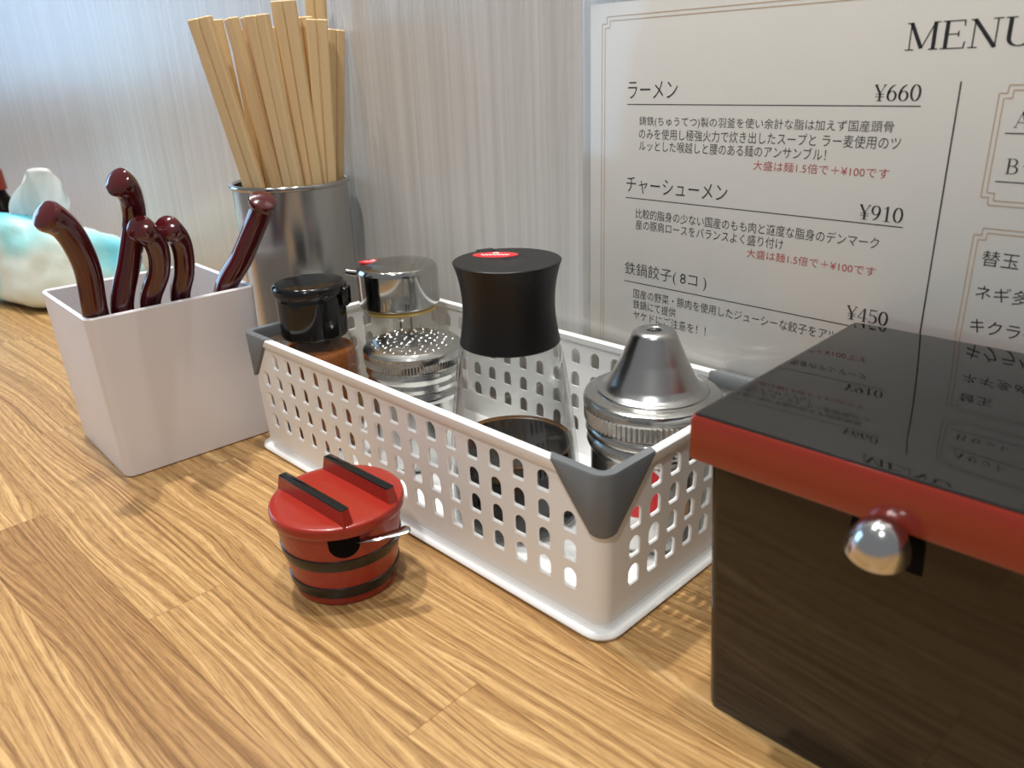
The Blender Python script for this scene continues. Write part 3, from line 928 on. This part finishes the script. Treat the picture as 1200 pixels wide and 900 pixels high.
# ------------------------------------------------------------------ oil pourer with chrome cap
OX, OY = -9.05, -2.15
t = thing('oil_pourer', 'clear glass oil pourer with shiny chrome cap and thin spout', 'oil pourer', (OX, OY, BF))
bm = bmesh.new()
lathe(bm, rnd([(0, 0.03), (2.0, 0.03), (2.14, 0.25), (2.14, 6.2), (2.1, 6.75)], 0.15), 64)
obj('glass_body', bm, M_GLASSW, t)
bm = bmesh.new()
lathe(bm, rnd([(0, 0.12), (1.9, 0.12), (2.0, 0.3), (2.0, 1.5), (0, 1.5)], 0.1), 48)
obj('oil', bm, M_OIL, t)
bm = bmesh.new()
lathe(bm, rnd([(1.0, 6.62), (2.12, 6.62), (2.2, 6.8), (2.0, 6.95)], 0.06), 64)
obj('oily_collar', bm, M_OIL, t)
bm = bmesh.new()
lathe(bm, rnd([(1.6, 6.92), (2.24, 6.92), (2.30, 7.0), (2.30, 8.95), (2.16, 9.20), (1.2, 9.34), (0, 9.37)], 0.10, 4), 80)
cap = obj('cap', bm, M_CHROME, t)
bm = bmesh.new()
sd = Vector((-0.80, -0.60, 0))
tube(bm, [tuple(sd*2.2+Vector((0, 0, 8.62))), tuple(sd*2.7+Vector((0, 0, 8.68))), tuple(sd*3.05+Vector((0, 0, 8.73)))], [0.20, 0.19, 0.18], 16)
obj('spout', bm, M_CHROME, cap)
def top_patch(bm, cx, cy, z, rx, ry, ang, n=28):
    """flat oval"""
    pts = []
    for j in range(n):
        a = 2*PI*j/n
        x, y = rx*math.cos(a), ry*math.sin(a)
        pts.append(bm.verts.new((cx+x*math.cos(ang)-y*math.sin(ang), cy+x*math.sin(ang)+y*math.cos(ang), z)))
    bm.faces.new(pts)
def sticker(parent, cx, cy, z, rx, ry, ang, dz=0.0):
    bm = bmesh.new()
    lo = []
    for zz, k in ((z-0.03, 1), (z+0.012, 1), (z+0.02, 0.97)):
        lo.append([(cx+rx*k*math.cos(2*PI*j/28)*math.cos(ang)-ry*k*math.sin(2*PI*j/28)*math.sin(ang),
                    cy+rx*k*math.cos(2*PI*j/28)*math.sin(ang)+ry*k*math.sin(2*PI*j/28)*math.cos(ang), zz) for j in range(28)])
    loft(bm, lo)
    s = obj('red_sticker', bm, M_RED, parent)
    bm = bmesh.new()        # white lettering squiggle and small mark above it
    wv = []
    for i in range(25):
        u = -0.62+1.24*i/24
        wv.append((u*rx, -0.12*ry+0.16*ry*math.sin(i*1.9)))
    for a, b in zip(wv, wv[1:]):
        p = [(a[0], a[1]-0.12*ry), (b[0], b[1]-0.12*ry), (b[0], b[1]+0.12*ry), (a[0], a[1]+0.12*ry)]
        bm.faces.new([bm.verts.new((cx+x*math.cos(ang)-y*math.sin(ang), cy+x*math.sin(ang)+y*math.cos(ang), z+0.026)) for x, y in p])
    p = [(-0.18*rx, 0.38*ry), (0.18*rx, 0.38*ry), (0.05*rx, 0.78*ry), (-0.12*rx, 0.7*ry)]
    bm.faces.new([bm.verts.new((cx+x*math.cos(ang)-y*math.sin(ang), cy+x*math.sin(ang)+y*math.cos(ang), z+0.026)) for x, y in p])
    obj('white_mark', bm, M_WHITEP, s, smooth=False)
sticker(cap, -1.28, -0.72, 9.30, 0.82, 0.42, R(50))

# ------------------------------------------------------------------ shaker jar with pierced lid
HX, HY = -4.05, -5.0
t = thing('shaker_jar', 'squat metal shaker jar with pierced bumpy tin lid', 'shaker', (HX, HY, BF))
bm = bmesh.new()
lathe(bm, rnd([(0, 0.02), (2.2, 0.02), (2.36, 0.2), (2.36, 3.75), (2.40, 3.85), (2.46, 4.0), (2.40, 4.15), (2.32, 4.3), (2.32, 4.6)], 0.08), 80)
obj('jar_body', bm, M_STEEL, t)
bm = bmesh.new()
pr = [(2.2, 4.35), (2.38, 4.40), (2.44, 4.62), (2.36, 4.82), (2.44, 4.98), (2.50, 5.14), (2.42, 5.30), (2.40, 5.42),
      (2.46, 5.50), (2.55, 5.55), (2.55, 5.86), (2.53, 5.95), (2.56, 6.10), (2.54, 6.26), (2.44, 6.36), (2.28, 6.42)]
lathe(bm, pr, 200, knurl={9: 0.05, 10: 0.05})
lid = obj('lid', bm, M_LID, t, sharp=24)
bm = bmesh.new()
lathe(bm, [(2.30, 6.40), (2.22, 6.44), (2.1, 6.47), (1.6, 6.52), (0.8, 6.57), (0, 6.58)], 64)
rr = random.Random(3)
plate = obj('pierced_plate', bm, M_LID, lid, sharp=60)
bm = bmesh.new()
for ring, cnt in ((0.0, 1), (0.42, 6), (0.84, 11), (1.26, 17), (1.66, 22), (2.0, 26)):
    for k in range(cnt):
        a = 2*PI*(k+0.5*(ring > 0.5))/cnt + rr.uniform(-0.05, 0.05)
        x, y = ring*math.cos(a), ring*math.sin(a)
        z = 6.58-0.028*ring*ring
        r0 = rr.uniform(0.085, 0.13)
        dx, dy = rr.uniform(-0.06, 0.06), rr.uniform(-0.06, 0.06)
        hh = rr.uniform(0.4, 1.1)
        n0 = len(bm.verts)
        lathe(bm, [(r0*1.15, z-0.02), (r0*0.9, z+0.012*hh), (r0*0.62, z+0.04*hh), (r0*0.42, z+0.034*hh), (r0*0.28, z+0.0), (0, z-0.006)], 8)
        bm.verts.ensure_lookup_table()
        ca, sa = math.cos(a+rr.uniform(-0.5, 0.5)), math.sin(a+rr.uniform(-0.5, 0.5))
        el = rr.uniform(0.7, 1.7)
        for v in bm.verts[n0:]:
            px, py, pz = v.co
            px *= el
            v.co = Vector((x+dx+px*ca-py*sa, y+dy+px*sa+py*ca, pz+px*rr.uniform(-0.06, 0.06)))
obj('raised_holes', bm, M_LID, lid, sharp=60)

# ------------------------------------------------------------------ soy sauce bottle
SX, SY = 3.95, -5.55
t = thing('soy_sauce_bottle', 'glass bottle of dark soy sauce with tall black cap', 'sauce bottle', (SX, SY, BF))
oz = -BF
bm = bmesh.new()
outer = [(0, 0.42), (2.8, 0.42), (3.02, 0.6), (3.06, 1.2), (3.0, 2.4), (2.82, 4.2), (2.60, 6.0), (2.38, 7.6), (2.24, 8.3), (2.12, 8.62), (2.08, 9.0)]
lathe(bm, rnd([(r, z+oz) for r, z in outer], 0.3, 5), 80)
obj('glass_body', bm, M_GLASS, t)
bm = bmesh.new()
inner = [(2.0, 8.75), (2.1, 8.3), (2.25, 7.6), (2.46, 6.0), (2.68, 4.2), (2.80, 3.3)]
lathe(bm, [(r, z+oz) for r, z in inner], 80)
obj('inner_wall', bm, M_GLASS, t)
SL = 3.95
bm = bmesh.new()
lathe(bm, rnd([(0, 0.62), (2.72, 0.62), (2.90, 0.85), (2.90, 1.3), (2.86, 2.4), (2.69, SL), (0, SL)], 0.12, 3) if False else
      [(r, z+oz) for r, z in [(0, 0.62), (2.72, 0.62), (2.90, 0.85), (2.90, 1.3), (2.86, 2.4), (2.655, SL), (2.60, SL-0.03), (0, SL-0.03)]], 80)
liq = obj('soy_sauce', bm, M_SOY, t)
bm = bmesh.new()
lathe(bm, [(2.655, SL-0.02+oz), (2.66, SL+0.10+oz), (2.62, SL+0.04+oz), (2.50, SL-0.015+oz)], 80)  # ring whose colour stands for the rim light round the soy surface
obj('brown_edge', bm, M_RIMLIGHT, liq)
bm = bmesh.new()
zc0, zc1 = 8.72, 12.28
prof = [(1.7, zc0), (2.10, zc0), (2.16, zc0+0.06)]
for j in range(1, 14):
    q = j/14
    z = zc0+0.06+(zc1-zc0-0.1)*q
    r = 1.955 + 0.205*(1-q)**2.6 if q < 0.45 else 1.955+0.205*0.55**2.6*0 + 0.30*((q-0.45)/0.55)**2.2
    if q < 0.45: r = 1.955+0.205*((0.45-q)/0.45)**1.6
    prof.append((r, z))
prof += [(2.265, zc1-0.03), (2.23, zc1), (1.2, zc1+0.0), (0.22, zc1+0.0), (0.16, zc1-0.03), (0, zc1-0.03)]
lathe(bm, [(r, z+oz) for r, z in prof], 96)
cap = obj('cap', bm, M_BLACKP, t)
bm = bmesh.new()
rbox(bm, 1.85, 2.45, -0.42, 0.42, zc1-0.5+oz, zc1+0.03+oz, 0.1)
bmesh.ops.rotate(bm, verts=bm.verts, cent=(0, 0, 0), matrix=Matrix.Rotation(R(162), 3, 'Z'))
obj('pour_spout', bm, M_BLACKP, cap)
sticker(cap, -1.02, 0.28, zc1+oz, 0.98, 0.52, R(40))

# ------------------------------------------------------------------ cone topped dispenser
DX, DY = 9.12, -2.3
t = thing('cone_top_dispenser', 'steel jar with cone shaped nozzle lid and round red label', 'dispenser', (DX, DY, BF))
bm = bmesh.new()
lathe(bm, rnd([(0, 0.0), (2.4, 0.0), (2.56, 0.2), (2.58, 3.9), (2.5, 4.4), (2.3, 4.55)], 0.12), 96)
obj('jar_body', bm, M_STEEL, t)
bm = bmesh.new()
lathe(bm, [(2.3, 3.95), (2.56, 4.05), (2.70, 4.22), (2.76, 4.42), (2.70, 4.60), (2.60, 4.72), (2.70, 4.80), (2.80, 4.95), (2.76, 5.10), (2.66, 5.2), (2.5, 5.3)], 96)
obj('threaded_neck', bm, M_GLASSW if False else M_LID, t, sharp=60)
bm = bmesh.new()
pr = [(2.55, 5.28), (2.74, 5.30), (2.83, 5.36), (2.87, 5.44), (2.87, 5.96), (2.86, 6.04), (2.90, 6.10), (2.89, 6.32), (2.82, 6.46), (2.68, 6.54), (2.50, 6.56), (2.34, 6.60), (2.30, 6.58)]
lathe(bm, pr, 160, knurl={3: 0.11, 4: 0.11})
lid = obj('lid_ring', bm, M_LID, t, sharp=24)
bm = bmesh.new()
cone = [(2.34, 6.56), (2.30, 6.66), (2.20, 6.70), (2.04, 6.78), (1.86, 7.00), (1.36, 7.95), (0.98, 8.84), (0.90, 9.04), (0.78, 9.15), (0.62, 9.20), (0.36, 9.20), (0.30, 9.15), (0.28, 8.85)]
lathe(bm, rnd(cone, 0.06, 2), 96)
cn = obj('cone_nozzle', bm, M_STEEL, lid, sharp=50)
bm = bmesh.new(); lathe(bm, [(0, 8.98), (0.29, 8.98), (0.29, 8.86), (0, 8.86)], 24)
obj('nozzle_hole', bm, M_VOID, cn)
la = R(-66)
bm = bmesh.new(); cyl_patch(bm, 2.588, la, 3.05, 1.36, 1.36)
lb = obj('label_ring', bm, M_WHITEP, t); lb['label'] = 'white edge of the round label'
bm = bmesh.new(); cyl_patch(bm, 2.597, la, 3.05, 1.22, 1.22)
l2 = obj('red_disc', bm, M_RED, lb)
bm = bmesh.new()
for u, v, w_, h_ in ((-0.5, 0.25, 0.14, 0.5), (-0.2, 0.25, 0.14, 0.5), (0.12, 0.25, 0.14, 0.5), (0.45, 0.25, 0.14, 0.5), (-0.35, -0.35, 0.4, 0.1), (0.25, -0.35, 0.4, 0.1), (0.0, -0.6, 0.5, 0.07)):
    vs = []
    for a, b in ((-w_/2, -h_/2), (w_/2, -h_/2), (w_/2, h_/2), (-w_/2, h_/2)):
        an = la+(u+a)/2.6
        vs.append(bm.verts.new((2.606*math.cos(an), 2.606*math.sin(an), 3.05+v+b)))
    bm.faces.new(vs)
obj('white_mark', bm, M_WHITEP, l2, smooth=False)

# ------------------------------------------------------------------ red lidded bucket with a little spoon
UX, UY = 2.1, -13.68
t = thing('condiment_tub', 'small red lacquer bucket with black hoops and a lid with two rails', 'condiment tub', (UX, UY, 0))
t.scale = (0.985, 0.985, 1.09)
def tub_r(z): return 2.12+0.47*z/3.1
bm = bmesh.new()
lathe(bm, rnd([(0, 0.06), (1.9, 0.06), (1.98, 0), (2.10, 0.02), (tub_r(0.2), 0.2), (tub_r(3.1), 3.1), (tub_r(3.1)-0.2, 3.1), (1.95, 0.3), (0, 0.3)], 0.06), 96)
tub = obj('tub', bm, M_BUCK, t)
for z in (0.60, 1.85):
    bm = bmesh.new()
    h = 0.25
    lathe(bm, [(tub_r(z-h)-0.02, z-h), (tub_r(z-h)+0.05, z-h+0.04), (tub_r(z)+0.08, z), (tub_r(z+h)+0.05, z+h-0.04), (tub_r(z+h)-0.02, z+h)], 96)
    obj('hoop', bm, M_BAND, tub)
# notch where the spoon comes out
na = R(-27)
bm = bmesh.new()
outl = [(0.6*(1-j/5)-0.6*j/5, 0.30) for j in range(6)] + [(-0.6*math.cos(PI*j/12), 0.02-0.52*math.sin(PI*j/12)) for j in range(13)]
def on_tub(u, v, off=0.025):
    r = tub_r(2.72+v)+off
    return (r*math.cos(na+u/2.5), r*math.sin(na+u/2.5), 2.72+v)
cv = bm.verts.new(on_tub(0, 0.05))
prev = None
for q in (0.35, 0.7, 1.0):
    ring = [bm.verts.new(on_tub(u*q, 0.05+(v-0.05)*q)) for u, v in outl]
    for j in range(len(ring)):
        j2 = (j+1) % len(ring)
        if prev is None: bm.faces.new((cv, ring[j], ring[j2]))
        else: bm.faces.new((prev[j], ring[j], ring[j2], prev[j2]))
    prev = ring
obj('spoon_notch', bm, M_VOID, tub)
bm = bmesh.new()
lathe(bm, rnd([(0, 3.05), (2.55, 3.05), (2.70, 3.10), (2.74, 3.22), (2.74, 3.44), (2.68, 3.54), (2.4, 3.58), (0, 3.60)], 0.05, 3), 96)
lid = obj('lid', bm, M_BUCK, t)
for yy in (-1.08, 1.12):
    bm = bmesh.new()
    hl = math.sqrt(2.62**2-yy**2)
    poly = [(-hl, 3.5), (hl, 3.5), (hl-0.16, 4.12), (-hl+0.16, 4.12)]
    lo = []
    for y, ins in ((yy-0.24, 0.03), (yy-0.19, 0.0), (yy+0.19, 0.0), (yy+0.24, 0.03)):
        lo.append([(x*(1-ins*0.3), y if z < 3.6 else yy+(y-yy)*0.8, z-(ins if z > 3.6 else 0)) for x, z in poly])
    loft(bm, lo)
    rl = obj('rail', bm, M_BUCK, lid, sharp=25)
    bm = bmesh.new()
    rbox(bm, -hl+0.15, hl-0.15, yy-0.195, yy+0.195, 4.09, 4.155, 0.03, 2)
    rt = obj('black_rail_top', bm, M_BLACKG, rl)
for o in (lid,):
    o.rotation_euler = (0, 0, R(3))
t = thing('serving_spoon', 'little steel spoon handle sticking out of the red bucket', 'spoon', (UX, UY, 2.45))
bm = bmesh.new()
pth = catmull([(1.2, -0.75, 0.30), (2.0, -0.72, 0.46), (2.55, -0.45, 0.62), (2.95, 0.1, 0.70), (3.22, 0.75, 0.74), (3.32, 1.15, 0.78)], 6)
lo = []
P, T_, N_ = frames(pth)
for i, p in enumerate(P):
    q = i/(len(P)-1)
    side_v = T_[i].cross(Vector((0, 0, 1))).normalized()
    upv = side_v.cross(T_[i])
    w_ = 0.10+0.20*q**1.2
    if q > 0.93: w_ *= math.sqrt(max(0.06, 1-((q-0.93)/0.072)**2))
    lo.append([tuple(p+side_v*w_*math.cos(2*PI*k/12)+upv*0.06*math.sin(2*PI*k/12)) for k in range(12)])
loft(bm, lo)
obj('spoon_handle', bm, M_CHROME, t)
bm = bmesh.new()
lathe(bm, [(math.cos(-PI/2+PI*j/8), math.sin(-PI/2+PI*j/8)) for j in range(9)], 20)
for v in bm.verts: v.co = Vector((v.co.x*0.75+0.75, v.co.y*0.5-0.75, v.co.z*0.16+0.28))
obj('spoon_bowl', bm, M_CHROME, t)

# ------------------------------------------------------------------ lacquered utensil box
QX, QY, QA = 16.17, -10.03, R(2.05)
t = thing('utensil_box', 'dark lacquered box with red edged black lid and chrome knob', 'box', (QX, QY, 0), QA)
QL, QD = 27.0, 10.95
ZB, ZT = 9.02, 10.49
bm = bmesh.new()
loops = []
for ins, z in ((0.86, 0.0), (0.76, 0.06), (0.74, 0.2), (0.42, ZB+0.02)):
    loops.append([(QL/2+x, QD/2+y, z) for x, y in rrect(QL-2*ins, QD-2*ins, 0.35, 5)])
loft(bm, loops)
body = obj('box_body', bm, M_BODY, t)
bm = bmesh.new()
loops = []
for ins, z in ((0.12, ZB+0.03), (0.03, ZB+0.06), (0.0, ZB+0.14), (0.0, ZT-0.20), (0.05, ZT-0.06)):
    loops.append([(QL/2+x, QD/2+y, z) for x, y in rrect(QL-2*ins, QD-2*ins, 0.14, 5)])
loft(bm, loops)
lid = obj('lid', bm, M_LACQ, t)
bm = bmesh.new()
loops = []
for ins, z in ((0.10, ZT-0.15), (0.07, ZT-0.065), (0.10, ZT-0.02), (0.18, ZT)):
    loops.append([(QL/2+x, QD/2+y, z) for x, y in rrect(QL-2*ins, QD-2*ins, 0.14, 5)])
loft(bm, loops)
o = obj('lid_top', bm, M_BLACKL, lid); o['label'] = 'glossy black top face of the lid'
# recess and knob on the front
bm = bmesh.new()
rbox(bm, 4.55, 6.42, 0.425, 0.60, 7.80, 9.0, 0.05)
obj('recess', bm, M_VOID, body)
bm = bmesh.new()
prof = [(math.cos(a), math.sin(a)) for a in [0.06+(PI/2-0.06)*j/12 for j in range(13)]]
prof = [(0, prof[0][1])] + [(prof[0][0]-0.12, prof[0][1])] + prof
lathe(bm, [(r*0.76, z*1.0) for r, z in prof], 48)
kn = obj('knob', bm, M_KNOB, t)
kn.location = (5.52*S, -0.26*S, 8.50*S)
kn.rotation_euler = (R(12), R(8), 0)

# ------------------------------------------------------------------ soft tissue pack, far left
def pack_mat():
    m = mat('aqua_wrap', (200, 235, 235), 0.28, var=0.03)
    nt = m.node_tree
    b = nt.nodes['Principled BSDF']
    tc = nd(nt, 'ShaderNodeTexCoord')
    no = nd(nt, 'ShaderNodeTexNoise'); no.inputs['Scale'].default_value = 13; no.inputs['Detail'].default_value = 1.5
    nt.links.new(tc.outputs['Object'], no.inputs['Vector'])
    cr = nd(nt, 'ShaderNodeValToRGB')
    e = cr.color_ramp.elements
    e[0].position = 0.36; e[0].color = rgb(96, 205, 228)
    e[1].position = 0.58; e[1].color = rgb(228, 244, 240)
    k = e.new(0.47); k.color = rgb(168, 230, 234)
    nt.links.new(no.outputs['Fac'], cr.inputs[0])
    nt.links.new(cr.outputs[0], b.inputs['Base Color'])
    return m
M_PACK = pack_mat()
t = thing('tissue_pack', 'soft aqua and white pack of tissues with one white tissue pulled up', 'tissue pack', (-60.0, -7.4, 0), R(14))
bm = bmesh.new()
bmesh.ops.create_cube(bm, size=1.0)
bmesh.ops.subdivide_edges(bm, edges=bm.edges, cuts=15, use_grid_fill=True)
from mathutils import noise
for v in bm.verts:
    x, y, z = v.co*2
    # pillow shape, higher towards the room, sinking to a crimped end at the wall side
    n = 5.0
    k = (abs(x)**n+abs(y)**n+abs(z)**n)**(-1/n)*max(abs(x), abs(y), abs(z))
    p = Vector((x, y, z))*k
    hgt = 7.4 - 2.2*p.y - 0.5*abs(p.x)
    q = Vector((p.x*6.0*(1-0.10*p.z), p.y*6.0*(1-0.05*p.z), (p.z+1)/2*hgt))
    nn = noise.noise(q*0.28)*0.6 + noise.noise(q*0.75)*0.35
    dirn = Vector((p.x, p.y, 0.7*max(0, p.z)))
    q += dirn*nn*(0.2+0.8*(p.z+1)/2)
    q.z = max(q.z, 0.0)
    v.co = q
obj('wrapper', bm, M_PACK, t, sharp=180)
bm = bmesh.new()          # a sheet pulled out of the slot, folded over itself, fanning to a soft peak
NU, NV = 30, 14
grid = []
for j in range(NV+1):
    q = j/NV
    row = []
    for i in range(NU+1):
        u = i/NU*2-1
        wid = 2.1+1.5*q-1.9*q**3
        y = u*wid*1.15 - 0.9 + 0.5*q
        x = 0.3 + 1.0*math.sin(u*4.2+0.6)*(0.35+0.5*q) + 0.35*math.sin(u*9+2*q) + 1.6*q*q
        pk_ = 5.2*q*(1-0.35*abs(u+0.1)**1.6) - 0.55*q*u
        row.append(bm.verts.new((x, y, 7.3+pk_)))
    grid.append(row)
for j in range(NV):
    for i in range(NU):
        bm.faces.new((grid[j][i], grid[j][i+1], grid[j+1][i+1], grid[j+1][i]))
bmesh.ops.solidify(bm, geom=bm.faces[:], thickness=0.05)
obj('pulled_tissue', bm, M_TISSUE, t, sharp=180)

# ------------------------------------------------------------------ dark bottle at the left edge
t = thing('dark_sauce_bottle', 'dark sauce bottle with orange red cap behind the tissue pack', 'sauce bottle', (-82.5, -7.5, -0.0))
bm = bmesh.new()
lathe(bm, rnd([(0, 0), (2.3, 0), (2.5, 0.3), (2.5, 6.2), (1.7, 7.6), (1.4, 8.3), (1.4, 8.7), (0, 8.7)], 0.3, 4), 48)
obj('bottle_body', bm, M_SOY, t)
bm = bmesh.new()
lathe(bm, rnd([(0, 8.6), (1.6, 8.6), (1.65, 8.75), (1.55, 10.8), (1.4, 11.0), (0, 11.05)], 0.1, 3), 40)
obj('bottle_cap', bm, M_LACQ, t)
